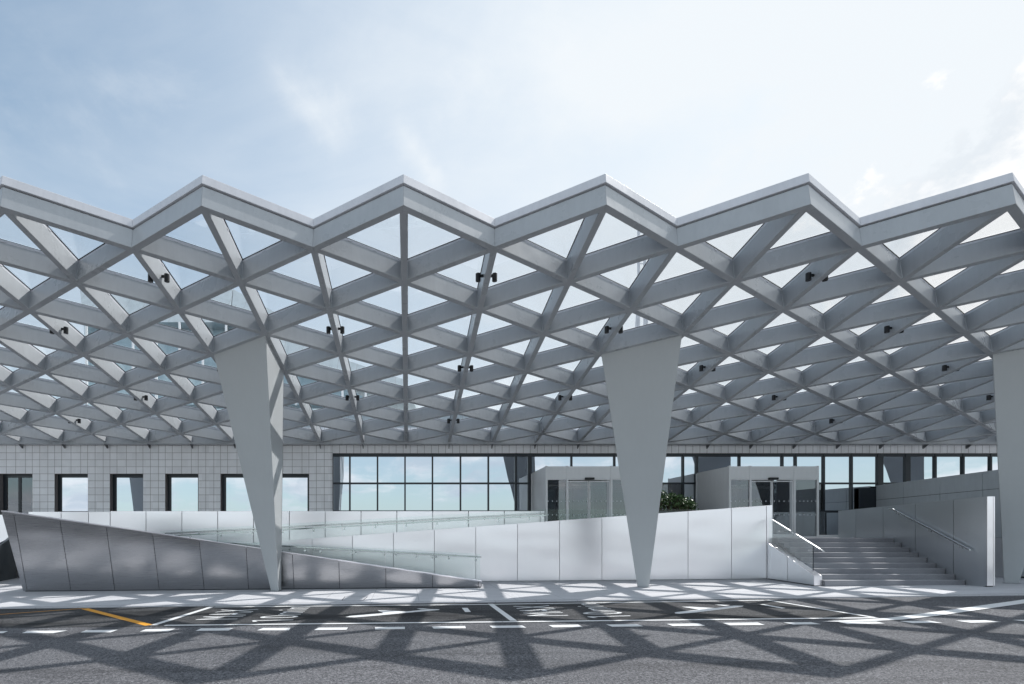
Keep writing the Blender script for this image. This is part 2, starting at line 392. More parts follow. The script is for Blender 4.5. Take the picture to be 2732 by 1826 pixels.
# big sweeping white line at right
pl = [(2190, 1660.3), (2300, 1654.8), (2369, 1650.8), (2500, 1633.5), (2732, 1601.2), (2900, 1578), (2900, 1586), (2732, 1611.8), (2500, 1645), (2408, 1655.2), (2330, 1658.8), (2250, 1661)]
struct(fixn(sheet(pl, 'sweeping_line', M['white_paint'], 3)), 'broad white line sweeping to the kerb at right', 'road marking')
dq = [((58, 73, 180, 142), (1691, 1684.7, 1683.8, 1691)), ((214, 230, 314.5, 295), (1689, 1682.8, 1682, 1688.9)), ((373, 389, 468, 449), (1686.6, 1680.4, 1679, 1686.2)),
      ((521.7, 537, 623, 610), (1684.7, 1678, 1677.4, 1683.9)), ((685.5, 702, 775, 771), (1683.5, 1677, 1676.6, 1683.5)), ((837, 850, 928.8, 923.8), (1682.8, 1676.2, 1675.5, 1682)),
      ((1000.5, 1000.5, 1080.3, 1080.3), (1681.2, 1675, 1673.9, 1680)), ((1157, 1152.4, 1240.6, 1243.3), (1678.9, 1673.2, 1671.6, 1677.7)),
      ((1314.3, 1305.4, 1393, 1404.4), (1677, 1671.2, 1670, 1676.2)), ((1475.3, 1463, 1542.5, 1555), (1675.5, 1669.3, 1668, 1674.3)),
      ((1633.4, 1616.5, 1699.8, 1717), (1673.9, 1667.8, 1666.6, 1672.8)), ((1795, 1778, 1864.6, 1882), (1672, 1666, 1664.8, 1671.2)),
      ((1947, 1927, 2022, 2040), (1670, 1663.5, 1662.4, 1669)), ((2116, 2090, 2165, 2190.6), (1668, 1662.4, 1661.6, 1667)),
      ((2261.6, 2235, 2338, 2361), (1666.6, 1660.5, 1659.7, 1665.1)), ((2434, 2400, 2480, 2514.8), (1664.3, 1658.6, 1657.8, 1663.2)),
      ((2589.5, 2549, 2630, 2672), (1663.2, 1657.4, 1656.3, 1661.3)), ((2745, 2701, 2785, 2830), (1661, 1655.5, 1654.6, 1659)), ((-95, -75, 22, 8), (1692.5, 1686.5, 1685.5, 1691))]
ordn = ['first', 'second', 'third', 'fourth', 'fifth', 'sixth', 'seventh', 'eighth', 'ninth', 'tenth', 'eleventh', 'twelfth', 'thirteenth',
        'fourteenth', 'fifteenth', 'sixteenth', 'seventeenth', 'eighteenth', 'nineteenth', 'twentieth', 'twenty-first', 'twenty-second', 'twenty-third', 'twenty-fourth']
dq.sort(key=lambda q: q[0][0])
for i, (xs_, ys_) in enumerate(dq):
    o = fixn(sheet(list(zip(xs_, ys_)), 'lane_dash', M['white_paint'], 2))
    struct(o, f'{ordn[i]} white dash from the left in the dashed lane line', 'road marking', 'white dashes along the lane')
def arrow(px, barb, dash, label):
    a = thing('arrow_marking', label, 'road marking', kind='structure')
    # concave outline: let Blender tessellate
    fixn(MB().poly([gr(x, y) + LIFT * 2 for x, y in px]).build('arrow', M['white_paint'], a))
    fixn(MB().poly([gr(x, y) + LIFT * 3 for x, y in barb]).build('barb', M['white_paint'], a))
    fixn(MB().poly([gr(x, y) + LIFT * 2 for x, y in dash]).build('tail_dash', M['white_paint'], a))
c_ = lambda L, x0, y0, s: [(x0 + x / s, y0 + y / s) for x, y in L]
arrow(c_([(120, 268), (185, 250), (690, 208), (600, 167), (715, 165), (1020, 184), (1400, 148), (1525, 151), (1515, 161), (1000, 206), (600, 245), (260, 272)], 900, 1600, 5.586),
      c_([(1180, 140), (1280, 141), (1395, 150), (1250, 157)], 900, 1600, 5.586),
      c_([(1855, 129), (1940, 129), (1990, 190), (1905, 192)], 900, 1600, 5.586), 'white arrow painted in the left parking bay')
arrow(c_([(355, 198), (380, 193), (585, 170), (420, 143), (500, 142), (740, 155), (915, 132), (1010, 133), (1000, 141), (740, 175), (560, 197), (400, 210), (360, 207)], 1700, 1580, 3.5545),
      c_([(735, 125), (800, 124), (890, 130), (830, 137)], 1700, 1580, 3.5545),
      c_([(1160, 120), (1200, 119), (1410, 155), (1370, 159)], 1700, 1580, 3.5545), 'white arrow painted in the right parking bay')
def road_text(body, quad, name, parent):
    """quad: ground corners for text box: baseline-start, baseline-end, top-end, top-start (pixels unprojected to the road)"""
    cu = bpy.data.curves.new(name, 'FONT'); cu.body = body; cu.offset = -.007; cu.space_character = 1.12
    tmp = bpy.data.objects.new(name, cu); S.collection.objects.link(tmp)
    dg = bpy.context.evaluated_depsgraph_get(); dg.update()
    me = bpy.data.meshes.new_from_object(tmp.evaluated_get(dg)); me.name = name
    bpy.data.objects.remove(tmp)
    xs_ = [v.co.x for v in me.vertices]; ys_ = [v.co.y for v in me.vertices]
    x0, x1, y0, y1 = min(xs_), max(xs_), min(ys_), max(ys_)
    q = [gr(*p) for p in quad]
    for v in me.vertices:
        u, t = (v.co.x - x0) / (x1 - x0), (v.co.y - y0) / (y1 - y0)
        p = q[0] * (1 - u) * (1 - t) + q[1] * u * (1 - t) + q[2] * u * t + q[3] * (1 - u) * t
        v.co = V((p.x, p.y, zr(p.x) + .008))
    if body[0] == '1':                       # flag of the figure one
        def g_(u, t):
            p = q[0] * (1 - u) * (1 - t) + q[1] * u * (1 - t) + q[2] * u * t + q[3] * (1 - u) * t
            return V((p.x, p.y, zr(p.x) + .012))
        fixn(MB().poly([g_(.002, 1.0), g_(.002, .93), g_(-.075, .80), g_(-.075, .90)]).build('lettering', M['white_paint'], parent))
    me.materials.clear(); me.materials.append(M['white_paint'])
    o = bpy.data.objects.new(name, me); S.collection.objects.link(o); o.parent = parent
z1 = lambda x, y: (480 + x / 6.174, 1600 + y / 6.174)
z2 = lambda x, y: (1340 + x / 6.174, 1600 + y / 6.174)
t1 = thing('time_limit_text', 'white lettering MAX 10min painted in the left parking bay', 'road marking', kind='structure')
road_text('MAX', [z1(940, 330), z1(1300, 162), z1(690, 172), z1(250, 340)], 'lettering', t1)
road_text('10min', [z1(1870, 345), z1(2155, 128), z1(1700, 134), z1(1180, 358)], 'lettering', t1)
t2 = thing('time_limit_text', 'white lettering MAX 10min painted in the right parking bay', 'road marking', kind='structure')
road_text('MAX', [z2(1090, 270), z2(765, 104), z2(172, 112), z2(415, 278)], 'lettering', t2)
road_text('10min', [z2(2130, 278), z2(1545, 70), z2(1150, 74), z2(1400, 296)], 'lettering', t2)
# drain covers in the pavement
dc = thing('service_cover', 'square flush service cover set in the pavement right of the left column', 'cover', kind='structure')
def cover(pxs):
    p = [gs(x, y) for x, y in pxs]; b = MB()
    for k in range(4):
        a_, c2_ = p[k], p[(k + 1) % 4]; d = (c2_ - a_).normalized(); s = V((-d.y, d.x, 0)) * .008
        b.poly([a_ - s + LIFT, c2_ - s + LIFT, c2_ + s + LIFT, a_ + s + LIFT])
    return b.build('frame', M['gasket'], dc)
cover([(912, 1603), (920, 1593), (980, 1593), (968, 1603)])
# ------------------------------------------------------------------ canopy
A = 3.64; X0, Y0, Z0 = -.026, 9.3165, 5.8951 + EZ
yaw, pit, rol = -.0064, .1642, -.0014
ux = V((1, 0, rol)).normalized(); vy = V((0, 1, -pit)); vy = (vy - ux * vy.dot(ux)).normalized()
rz = Matrix.Rotation(yaw, 3, 'Z'); ux = rz @ ux; vy = rz @ vy; NN = ux.cross(vy).normalized()
RS = A / 2 / math.sqrt(3)
def node(r, i, h=0.): return V((X0, Y0, Z0)) + ux * (i * A / 2) + vy * (r * RS) + NN * h
BW, BH = .135, .43
I0, I1, NR = -12, 22, 12
can = thing('canopy', 'faceted light grey steel and glass canopy with zigzag edge over the entrance', 'canopy')
ch = .010
def nodes_rods(b, r, i):
    for k in range(6):
        a = math.pi / 3 * k
        c = node(r, i) + (ux * math.cos(a) + vy * math.sin(a)) * (BW * 1.02)
        b.tube(c + NN * .01, c + NN * (BH - .01), .013, 5)
for i in range(I0, I1 + 1):                      # ribs running to the building
    r0 = 0 if i % 2 == 0 else 1
    b = MB(); b.bar(node(r0, i) + vy * .02, node(NR, i), BW, BH, NN, 0, ch)
    for r in range(r0 + 2, NR, 2): nodes_rods(b, r, i)
    b.build('rib', M['paint'], can)
    g = MB()
    g.bar(node(r0, i), node(NR, i), BW - .008, .058, NN, BH + .004)
    for r in range(r0, NR - 1, 2):               # glazing bar joints
        c = node(r + 1, i, BH + .016)
        g.bar(c - vy * .045, c + vy * .045, BW + .008, .034, NN)
    g.build('glazing_bar', M['coping'], can)
for k in range(I0 - NR, I1 + NR + 1, 2):         # diagonal ribs, both directions
    for s in (1, -1):
        rs = [r for r in range(1, NR + 1) if I0 <= k + s * r <= I1]
        if len(rs) < 2: continue
        a_, c2_ = rs[0], rs[-1]
        b = MB(); b.bar(node(a_, k + s * a_), node(c2_, k + s * c2_), BW - .004 * (s > 0), BH - .004 - .0015 * s, NN, .003 + .0015 * s, ch)
        b.build('rib', M['paint'], can)
        g = MB(); g.bar(node(a_, k + s * a_), node(c2_, k + s * c2_), BW - .011 - .002 * s, .052 - .002 * s, NN, BH + .006)
        for r in range(a_, c2_):
            for fr in (.36, .64):
                c = node(r + fr, k + s * (r + fr), BH + .012); d = (node(1, s) - node(0, 0)).normalized()
                g.bar(c - d * .04, c + d * .04, BW + .006, .030, NN)
        g.build('glazing_bar', M['coping'], can)
gk = MB()
# zigzag front: fascia beams, shadow gap and coping
for i in range(I0, I1, 1):
    r_a, r_b = (0, 1) if i % 2 == 0 else (1, 0)
    p, q = node(r_a, i), node(r_b, i + 1); d = (q - p).normalized(); n2 = d.cross(NN).normalized()
    if n2.y > 0: n2 = -n2
    # mitred box: offset lines at +-w and cut on the node planes
    def off(dist, rr, ii):
        # offset node for a zigzag with 120 degree corners: move along the bisector (vy)
        sgn = -1; return node(rr, ii) + vy * (sgn * dist / math.cos(math.pi / 6))
    def mit(f, bk, h0, h1, name, m, bevel=0.):
        b = MB(); ring = [off(f, r_a, i), off(f, r_b, i + 1), off(bk, r_b, i + 1), off(bk, r_a, i)]
        b.prism([x_ + NN * h0 for x_ in ring], NN * (h1 - h0))
        return b.build(name, m, can, bevel)
    mit(BW / 2, -BW / 2, -.004, .397, 'fascia_beam', M['paint'], .008)
    mit(BW / 2 - .03, -BW / 2, .398, .418, 'shadow_gap', M['gasket'])
    mit(BW / 2 + .035, -BW / 2 - .02, .42, .595, 'coping', M['coping'], .006)
# rear edge beam on the wall, with small brackets
b = MB(); b.bar(node(NR, I0) + vy * .02, node(NR, I1) + vy * .02, .18, BH + .1, NN, -.07, ch); b.build('edge_beam', M['paint'], can)
for i in range(I0, I1 + 1):
    p = node(NR, i, -.07) + vy * .06
    MB().prism([p + V((-.012, -.16, 0)), p + V((-.012, .10, 0)), p + V((-.012, .10, -.14)), p + V((-.012, .05, -.15))], (.024, 0, 0)).build('bracket', M['dark_paint'], can)
# glass panes
panes = []
for r in range(0, NR):
    for i in range(I0, I1):
        # cells between column i and i+1: triangles alternate
        for (ra, ia, rb, ib, rc, ic) in ((r, i, r + 2, i, r + 1, i + 1), (r, i + 1, r + 2, i + 1, r + 1, i)):
            if (ra + ia) % 2 or rb > NR: continue
            panes.append([(ra, ia), (rb, ib), (rc, ic)])
def pane_pts(t):
    ps = [node(r, i, BH + .068) for r, i in t]; c = (ps[0] + ps[1] + ps[2]) / 3
    return [c + (p - c) * .975 for p in ps]
def proj(p): return (PX + F * p.x / p.y, PY - F * (p.z - EZ) / p.y)
def scr(t):
    q = [proj(p) for p in pane_pts(t)]
    cx = sum(a[0] for a in q) / 3; ar = abs((q[1][0] - q[0][0]) * (q[2][1] - q[0][1]) - (q[2][0] - q[0][0]) * (q[1][1] - q[0][1]))
    return ar if -80 < cx < 2812 else 0
panes.sort(key=lambda t: -scr(t))
for t in panes[:100]:
    MB().prism(pane_pts(t), NN * .012).build('glass_pane', M['roof_glass'], can)
b = MB()
for t in panes[100:]: b.prism(pane_pts(t), NN * .012)
o = b.build('glass_pane', M['roof_glass'], can); o['kind'] = 'stuff'
# black gasket lines round each pane
b = MB()
for t in panes:
    ps = [node(r, i, BH + .061) for r, i in t]; c = (ps[0] + ps[1] + ps[2]) / 3
    inn = [c + (p - c) * .868 for p in ps]; outn = [c + (p - c) * .90 for p in ps]
    for k in range(3):
        b.prism([inn[k], inn[(k + 1) % 3], outn[(k + 1) % 3], outn[k]], NN * .005)
o = b.build('gasket', M['gasket'], can); o['kind'] = 'stuff'
# ------------------------------------------------------------------ columns
def column(k, label):
    t = thing('column', label, 'column', 'wedge columns carrying the canopy')
    top = [node(4, k, .0), node(5, k - 1, .0), node(6, k, .0)]
    c = (top[0] + top[1] + top[2]) / 3
    top = [c + (p - c) * .965 + NN * .02 for p in top]
    Xk = top[0].x; zb = zs(Xk) - .05
    fx = node(4, k).x - .08
    bot = [V((fx, 15.18, zb)), V((fx - .27, 15.34, zb)), V((fx, 15.50, zb))]
    def ringp(pts, e):
        o_ = []
        for j in range(3):
            a, b_, c3 = pts[j - 1], pts[j], pts[(j + 1) % 3]
            o_ += [b_ + (a - b_).normalized() * e, b_ + (c3 - b_).normalized() * e]
        return o_
    b = MB(); T, B = ringp(top, .02), ringp(bot, .02); n = 6
    b.v = [tuple(p) for p in B + T]; b.f = [tuple(range(n)), tuple(range(2 * n - 1, n - 1, -1))]
    for j in range(n): b.f.append((j, n + j, n + (j + 1) % n, (j + 1) % n))
    b.build('shaft', M['paint_col'], t)
    g = MB(); z = zs(fx)
    g.prism([V((fx + .02, 15.14, z)), V((fx - .31, 15.34, z)), V((fx + .02, 15.54, z))], (0, 0, .006)).build('base_plate', M['dark_metal_and_shade'], t)
for k, lab in ((-8, 'grey wedge shaped column beyond the left end of the ramp'),
               (-2, 'grey wedge column with a sunlit side standing before the leaning ramp wall'),
               (4, 'grey wedge column standing before the bright ramp wall and the first glass entrance'),
               (10, 'grey wedge column at the right end beside the stairs'),
               (16, 'grey wedge column standing beyond the right end of the stairs')):
    column(k, lab)
# ------------------------------------------------------------------ spotlights
def spot_proto():
    t = bpy.data.objects.new('spotlight', None); S.collection.objects.link(t)
    MB().tube((0, 0, -.085), (0, 0, .085), .056, 20).build('housing', M['black'], t, .006)
    MB().tube((0, 0, -.0868), (0, 0, -.0852), .042, 16).build('lens', M['lens'], t)
    MB().box(.05, .115, -.022, .022, .01, .06).build('arm', M['black'], t)
    return t
sp, used = spot_proto(), False
rowname = {2: 'front', 4: 'second', 6: 'third', 8: 'fourth', 10: 'rear'}
for r in (2, 4, 6, 8, 10):
    k = 0
    for i in range(I0, I1 + 1):
        if i % 4 != (1 if r % 4 == 2 else 3): continue
        c = node(r, i, .13); x_, y_ = proj(c)
        if not -40 < x_ < 2772: continue
        if (r, i) in ((10, -3), (10, 5)): continue
        k += 1
        for sd in (-1, 1):
            if used:
                o = sp.copy(); S.collection.objects.link(o)
                for chd in sp.children:
                    d = chd.copy(); S.collection.objects.link(d); d.parent = o
            else: o = sp; used = True
            o.location = c + ux * sd * (BW / 2 + .115)
            o.rotation_euler = (0, 0, 0 if sd < 0 else math.pi)
            side = 'left' if sd < 0 else 'right'
            tag(o, f'black spotlight, {side} of its rib, {ordn[k - 1]} pair in the {rowname[r]} lamp row', 'spotlight', 'black spotlights under the canopy')
# ------------------------------------------------------------------ ramp walls
def wall_panels(t, p0, n, topf, botf, seams, m, depth, gap=.6, name='panel'):
    """seams: list of (x at top, x at bottom) in the picture; panels lie on the plane p0, n"""
    for (ta, ba), (tb, bb_) in zip(seams[:-1], seams[1:]):
        xs_ = [(ta + gap, topf), (tb - gap, topf), (bb_ - gap, botf), (ba + gap, botf)]
        pts = [on(x, f(x), p0, n) for x, f in xs_]
        MB().prism(pts, V((0, depth, 0))).build(name, m, t, .004)
def lin(pts):
    def f(x):
        for (a, b_), (c, d) in zip(pts[:-1], pts[1:]):
            if x <= c: break
        return b_ + (d - b_) * (x - a) / (c - a)
    return f
B0, B1 = gs(61, 1579), gs(1287, 1568.5)
dd = (B1 - B0).normalized(); nl = dd.cross(V((0, -.225, 1))).normalized()
lt = lin([(2, 1362), (700, 1462.5), (1280, 1550), (1290, 1551)]); lb = lin([(0, 1577.5), (1300, 1566)])
lw = thing('ramp_wall', 'brushed metal ramp wall, coloured darker for shade, leaning outward at left, tapering down to the right', 'wall')
lseam = [(2.4, 61), (36, 72.5), (159.7, 189), (283.5, 306), (407, 424.6), (531, 544.6), (656, 663), (779.8, 784.3), (904, 905.8), (1029, 1029.6), (1154.3, 1153.7), (1276, 1276), (1285.5, 1287)]
wall_panels(lw, B0, nl, lambda x: lt(x) + 2.5, lb, lseam, M['alu_shade_dark'], .03)
# coping, core and plinth of the leaning wall
cp = [on(x, lt(x), B0, nl) for x in (2.4, 1285.5)]; ce = [on(x, lt(x) + 2.6, B0, nl) for x in (1285.5, 2.4)]
MB().prism([cp[0], cp[1], ce[0], ce[1]], (0, .22, 0)).build('coping', M['alu'], lw)
cor = [on(x, f(x) + g_, B0, nl) + V((0, .034, 0)) for x, f, g_ in ((6, lt, 5), (1283, lt, 4), (1284, lb, 2), (66, lb, 2))]
MB().prism(cor, (0, .15, 0)).build('core', M['dark_metal_and_shade'], lw)
MB().prism([B0 + V((.15, .06, -.05)), B1 + V((-.08, .06, -.05)), B1 + V((-.08, .06, .05)), B0 + V((.15, .06, .05))], (0, .12, 0)).build('plinth', M['gasket'], lw)
# middle wall
P0, P1 = gs(1289, 1552), gs(2047, 1545.5)
nm = (P1 - P0).cross(V((0, 0, 1))).normalized()
mt_ = lin([(500, 1461.5), (1350, 1399.5), (2047, 1349), (2061, 1348.5)]); mb_ = lin([(500, 1558), (1289, 1550.6), (2047, 1544), (2061, 1544)])
mw = thing('ramp_wall', 'bright brushed aluminium ramp wall rising to the right behind the second column', 'wall')
ms = [500, 618, 725, 832.4, 940.5, 1049.7, 1158.9, 1269.4, 1380.7, 1493, 1606, 1720, 1835.8, 1951.9, 2045, 2061]
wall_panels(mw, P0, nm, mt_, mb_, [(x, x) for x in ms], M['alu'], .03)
cor = [on(x, f(x) + g_, P0, nm) + V((0, .034, 0)) for x, f, g_ in ((504, mt_, 2), (2059, mt_, 2), (2059, mb_, 1), (504, mb_, 1))]
MB().prism(cor, (0, .17, 0)).build('core', M['frame_light'], mw)
q0, q1 = gs(520, 1558), gs(2056, 1545.5)
MB().prism([q0 + V((0, .05, -.05)), q1 + V((0, .05, -.05)), q1 + V((0, .05, .06)), q0 + V((0, .05, .06))], (0, .12, 0)).build('plinth', M['gasket'], mw)
# rear parapet of the upper ramp
YB = 19.6
bw = thing('ramp_wall', 'pale brushed aluminium parapet behind the ramp, level top under the big windows', 'wall')
bs = [75, 163, 236, 294] + [294 + 95.6 * k for k in range(1, 13)] + [1453]
for a_, c2_ in zip(bs[:-1], bs[1:]):
    ty = 1364.3 if a_ >= 290 else 1366.0
    pa, pc = at(a_ + .9, ty, YB), at(c2_ - .9, ty, YB)
    MB().box(pa.x, pc.x, YB, YB + .03, zs(pa.x), pa.z).build('panel', M['alu'], bw, .004)
pa, pc = at(80, 1366.6, YB), at(1450, 1366.6, YB)
MB().box(pa.x, pc.x, YB + .034, YB + .16, 0, pa.z - .03).build('core', M['frame_light'], bw)
# ramp decks and terrace
ZL = EZ - .137
xa, xb = B0.x, B1.x
dk = thing('ramp_deck', 'grey stone ramp floor rising between the metal walls', 'ramp', kind='structure')
MB().prism([(xb, 16.1, zs(xb)), (xb, 17.4, zs(xb)), (xa + .4, 17.4, .72), (xa + .4, 16.1, .72)], (0, 0, -.12)).build('lower_deck', M['paving'], dk)
MB().box(xa - .05, xa + .4, 16.1, 19.55, .60, .716).build('landing', M['paving'], dk)
MB().prism([(xa + .404, 17.75, .72), (5.25, 17.75, ZL), (5.25, 19.56, ZL), (xa + .404, 19.56, .72)], (0, 0, -.12)).build('upper_deck', M['paving'], dk)
struct(MB().box(5.254, 12.44, 17.93, 22.2, 0, ZL).box(12.441, 20.0, 17.16, 22.2, 0, ZL).build('terrace', M['nosing']), 'raised stone terrace at the top of the stairs', 'terrace')
# cheek wall left of stairs
ck = thing('stair_cheek', 'low sloping aluminium cheek wall on the left of the stairs', 'wall')
ya, yb = 17.40, 15.08
def cx(y): return 12.24 + (y - ya) * (12.24 - 11.985) / (ya - yb)
za, zb_ = at(2042, 1449, ya).z, at(2171, 1537, yb).z
ym = 16.3; zm = za + (zb_ - za) * (ya - ym) / (ya - yb)
for (y0_, z0_, y1_, z1_) in ((ya, za, ym + .008, zm), (ym - .008, zm, yb, zb_)):
    MB().prism([(cx(y0_), y0_, zs(12) + .03), (cx(y1_), y1_, zs(12) + .03), (cx(y1_), y1_, z1_), (cx(y0_), y0_, z0_)], (.02, 0, 0)).build('side_panel', M['alu_shade_grey'], ck)
MB().prism([(cx(ya) + .022, ya, 0), (cx(yb) + .022, yb + .01, 0), (cx(yb) + .022, yb + .01, zb_ - .012), (cx(ya) + .022, ya, za - .012)], (.19, 0, 0)).build('core', M['gasket'], ck)
MB().prism([(cx(ya), ya, za + .001), (cx(ya) + .225, ya, za + .001), (cx(yb) + .225, yb - .004, zb_ + .001), (cx(yb), yb - .004, zb_ + .001)], (0, 0, .012)).build('coping', M['alu'], ck)
MB().box(cx(yb), cx(yb) + .225, yb - .02, yb - .001, zs(12) + .02, zb_ - .002).build('end_panel', M['alu'], ck)
CX = 12.1
# stairs
st = thing('staircase', 'grey granite staircase of nine steps up to the right entrance', 'stairs')
TR, RI = .274, (ZL - zs(14.2)) / 9
for k in range(1, 10):
    z1_ = ZL - RI * (k - 1); yf = 17.15 - TR * (k - 1)
    sl_ = cx(yf + .14 if k > 1 else 17.3) + .232
    if k == 1: MB().box(sl_, 16.287, yf + .001, 17.158, 0, z1_ - .015).build('riser', M['step'], st)
    b = MB(); b.box(sl_, 16.287, yf + .0, yf + TR + .004 if k > 1 else 17.158, z1_ - .014, z1_ - .0)
    b.build('tread', M['nosing'], st, .004)
    if k > 1: MB().box(sl_, 16.287, yf + .004, yf + TR, 0, z1_ - .015).build('riser', M['step'], st)
def glass_wall(name, label, polys, d=.017, group=None, m='rail_glass'):
    t = thing(name, label, 'glass balustrade', group)
    for pts in polys: MB().prism(pts, d if isinstance(d, V) else V((0, d, 0))).build('glass_panel', M[m], t)
    return t
GX = CX + .11
def onx(x, y, X=GX): return on(x, y, (X, 0, 0), (1, 0, 0))
sg = glass_wall('glass_balustrade', 'clear glass balustrade sloping down the left side of the stairs',
                [[onx(2051.5, 1383.5), onx(2105.8, 1417.5), onx(2105.8, 1486), onx(2051.5, 1450.5)], [onx(2107, 1418.2), onx(2168, 1454), onx(2168, 1529.5), onx(2107, 1487)]], V((.016, 0, 0)), None, 'stair_glass')
MB().prism([onx(2168.3, 1454, GX), onx(2169.5, 1454.8, GX), onx(2169.5, 1530.5, GX), onx(2168.3, 1529.5, GX)], (.016, 0, 0)).build('edge_trim', M['dark_frame'], sg)
hr = thing('handrail', 'polished steel handrail on the glass left of the stairs', 'handrail')
pA, pB = onx(2061, 1388.5, GX + .07), onx(2198, 1473, GX + .07)
MB().bar(pA, pB, .05, .03).build('rail', M['steel'], hr, .004)
for f_ in (.28, .86):
    p = pA.lerp(pB, f_); b = MB(); b.tube(p + V((0, 0, -.005)), p + V((0, 0, -.09)), .007, 8); b.tube(p + V((0, 0, -.09)), p + V((-.20, 0, -.10)), .007, 8); b.tube(p + V((-.20, 0, -.10)), p + V((-.21, 0, -.10)), .022, 12)
    b.build('bracket', M['steel'], hr, 0, True)
# stair wall right
sw = thing('stair_wall', 'brushed metal wall right of the stairs, side greyed as shade, with a bright end', 'wall')
WX = 16.3
sx = [2236, 2283, 2356, 2442, 2544, 2632]
def ontop(x): return lin([(2236, 1364.5), (2632, 1326)])(x)
for a_, c2_ in zip(sx[:-1], sx[1:]):
    y0_, y1_ = WX * F / (a_ - PX), WX * F / (c2_ - PX)
    z0_, z1_ = at(a_, ontop(a_), y0_).z, at(c2_, ontop(c2_), y1_).z
    g_ = .006
    MB().prism([(WX, y0_ - g_, 0 if y0_ < 17 else .02), (WX, y1_ + g_, zs(WX) + .03 if y1_ < 15 else .02), (WX, y1_ + g_, z1_), (WX, y0_ - g_, z0_)], (.02, 0, 0)).build('side_panel', M['alu_shade_grey'], sw)
ye, yr = WX * F / (2632 - PX), WX * F / (2236 - PX); ze = at(2632, 1326, ye).z
MB().prism([(WX + .022, yr, 0), (WX + .022, ye + .01, 0), (WX + .022, ye + .01, ze - .01), (WX + .022, yr, at(2236, 1364.5, yr).z - .01)], (.17, 0, 0)).build('core', M['gasket'], sw)
MB().box(WX, WX + .165, ye - .018, ye - .001, zs(WX) + .03, ze).build('end_panel', M['alu'], sw)
MB().box(WX + .175, WX + .215, ye - .018, ye - .001, zs(WX) + .03, ze).build('end_panel', M['alu'], sw)
zr_ = at(2236, 1364.5, yr).z
MB().prism([(WX, yr, zr_ + .002), (WX + .215, yr, zr_ + .002), (WX + .215, ye - .02, ze + .002), (WX, ye - .02, ze + .002)], (0, 0, .012)).build('coping', M['alu_shade_grey'], sw)
h2 = thing('handrail', 'steel handrail fixed to the grey wall right of the stairs', 'handrail')
pA, pB = on(2382.6, 1361, (WX - .09, 0, 0), (1, 0, 0)), on(2588.5, 1470, (WX - .09, 0, 0), (1, 0, 0))
MB().bar(pA, pB, .055, .05).build('rail', M['steel'], h2, .004)
MB().bar(pA + V((0, .16, 0)), pA, .05, .035).build('rail', M['steel'], h2, .004)
for f_ in (.05, .5, .88):
    p = pA.lerp(pB, f_); b = MB(); b.tube(p, p + V((0, 0, -.07)), .008, 8); b.tube(p + V((0, 0, -.07)), p + V((.09, 0, -.07)), .008, 8); b.tube(p + V((.082, 0, -.07)), p + V((.089, 0, -.07)), .03, 12)
    b.build('bracket', M['steel'], h2, 0, True)
# tall grey wall far right
tw = thing('cladding_wall', 'tall grey clad wall behind the column at the right edge', 'wall')
TX = 20.1
ytw = [21.95, TX * F / (2410 - PX), TX * F / (2507.5 - PX), TX * F / (2620.5 - PX), 15.9, 14.4, 13.0]
def ztw(y): return EZ + lin([(13, 2.25), (17.35, 2.18), (22, 2.06)])(y)
for a_, c2_ in zip(ytw[:-1], ytw[1:]):
    zs0, zs1 = EZ + (1425 - 1334.6) / F * 21.95, EZ + (1425 - 1303) / F * 17.3
    zj = lambda y: zs0 + (zs1 - zs0) * (21.95 - y) / (21.95 - 17.3)
    for lo, hi in ((lambda y: zs(TX) + .06, lambda y: zj(y) - .008), (lambda y: zj(y) + .008, ztw)):
        MB().prism([(TX, a_ - .007, lo(a_)), (TX, c2_ + .007, lo(c2_)), (TX, c2_ + .007, hi(c2_)), (TX, a_ - .007, hi(a_))], (.03, 0, 0)).build('panel', M['grey_clad'], tw)
MB().prism([(TX + .032, 21.95, 0), (TX + .032, 13.02, 0), (TX + .032, 13.02, ztw(13) - .01), (TX + .032, 21.95, ztw(21.95) - .01)], (.9, 0, 0)).build('core', M['dark_metal_and_shade'], tw)
# far-left neighbouring ramp, its shaded side given a near-black colour
nb = thing('ramp_wall', 'wall end coloured dark as a shaded side at the far left behind the leaning ramp wall', 'wall')
pts = [gs(-220, 1580), gs(58, 1541)]
p_ = gs(0, 1551.5); q_ = gs(49, 1542); dv = (q_ - p_); nn_ = V((dv.y, -dv.x, 0))
MB().prism([on(x, y, p_, nn_) for x, y in ((-260, 1590), (60, 1540), (60, 1408), (22, 1441), (-260, 1690 - 60))], V((-.2, .1, 0))).build('side_panel', M['dark_metal_and_shade'], nb)
n3 = thing('ramp_wall', 'pale aluminium parapet seen past the tip of the leaning wall at far left', 'wall')
a3, b3 = at(-300, 1374, 21.3), at(70, 1374, 21.3)
MB().box(a3.x, b3.x, 21.3, 21.45, zs(-16), a3.z).build('panel', M['alu'], n3)
# glass balustrades and handrails on the ramps
YG1 = 16.15
g1 = glass_wall('glass_balustrade', 'clear glass balustrade behind the leaning wall on the lower ramp', [])
gt1 = lin([(60, 1413), (751, 1450), (1282, 1478)])
for a_, c2_ in zip((60, 185, 310, 435, 560, 685, 857, 1028, 1282)[:-1], (60, 185, 310, 435, 560, 685, 857, 1028, 1282)[1:]):
    MB().prism([at(a_ + .8, gt1(a_), YG1), at(c2_ - .8, gt1(c2_), YG1), at(c2_ - .8, min(1556, lt(c2_) + 14), YG1), at(a_ + .8, lt(a_) + 14, YG1)], V((0, .017, 0))).build('glass_panel', M['rail_glass'], g1)
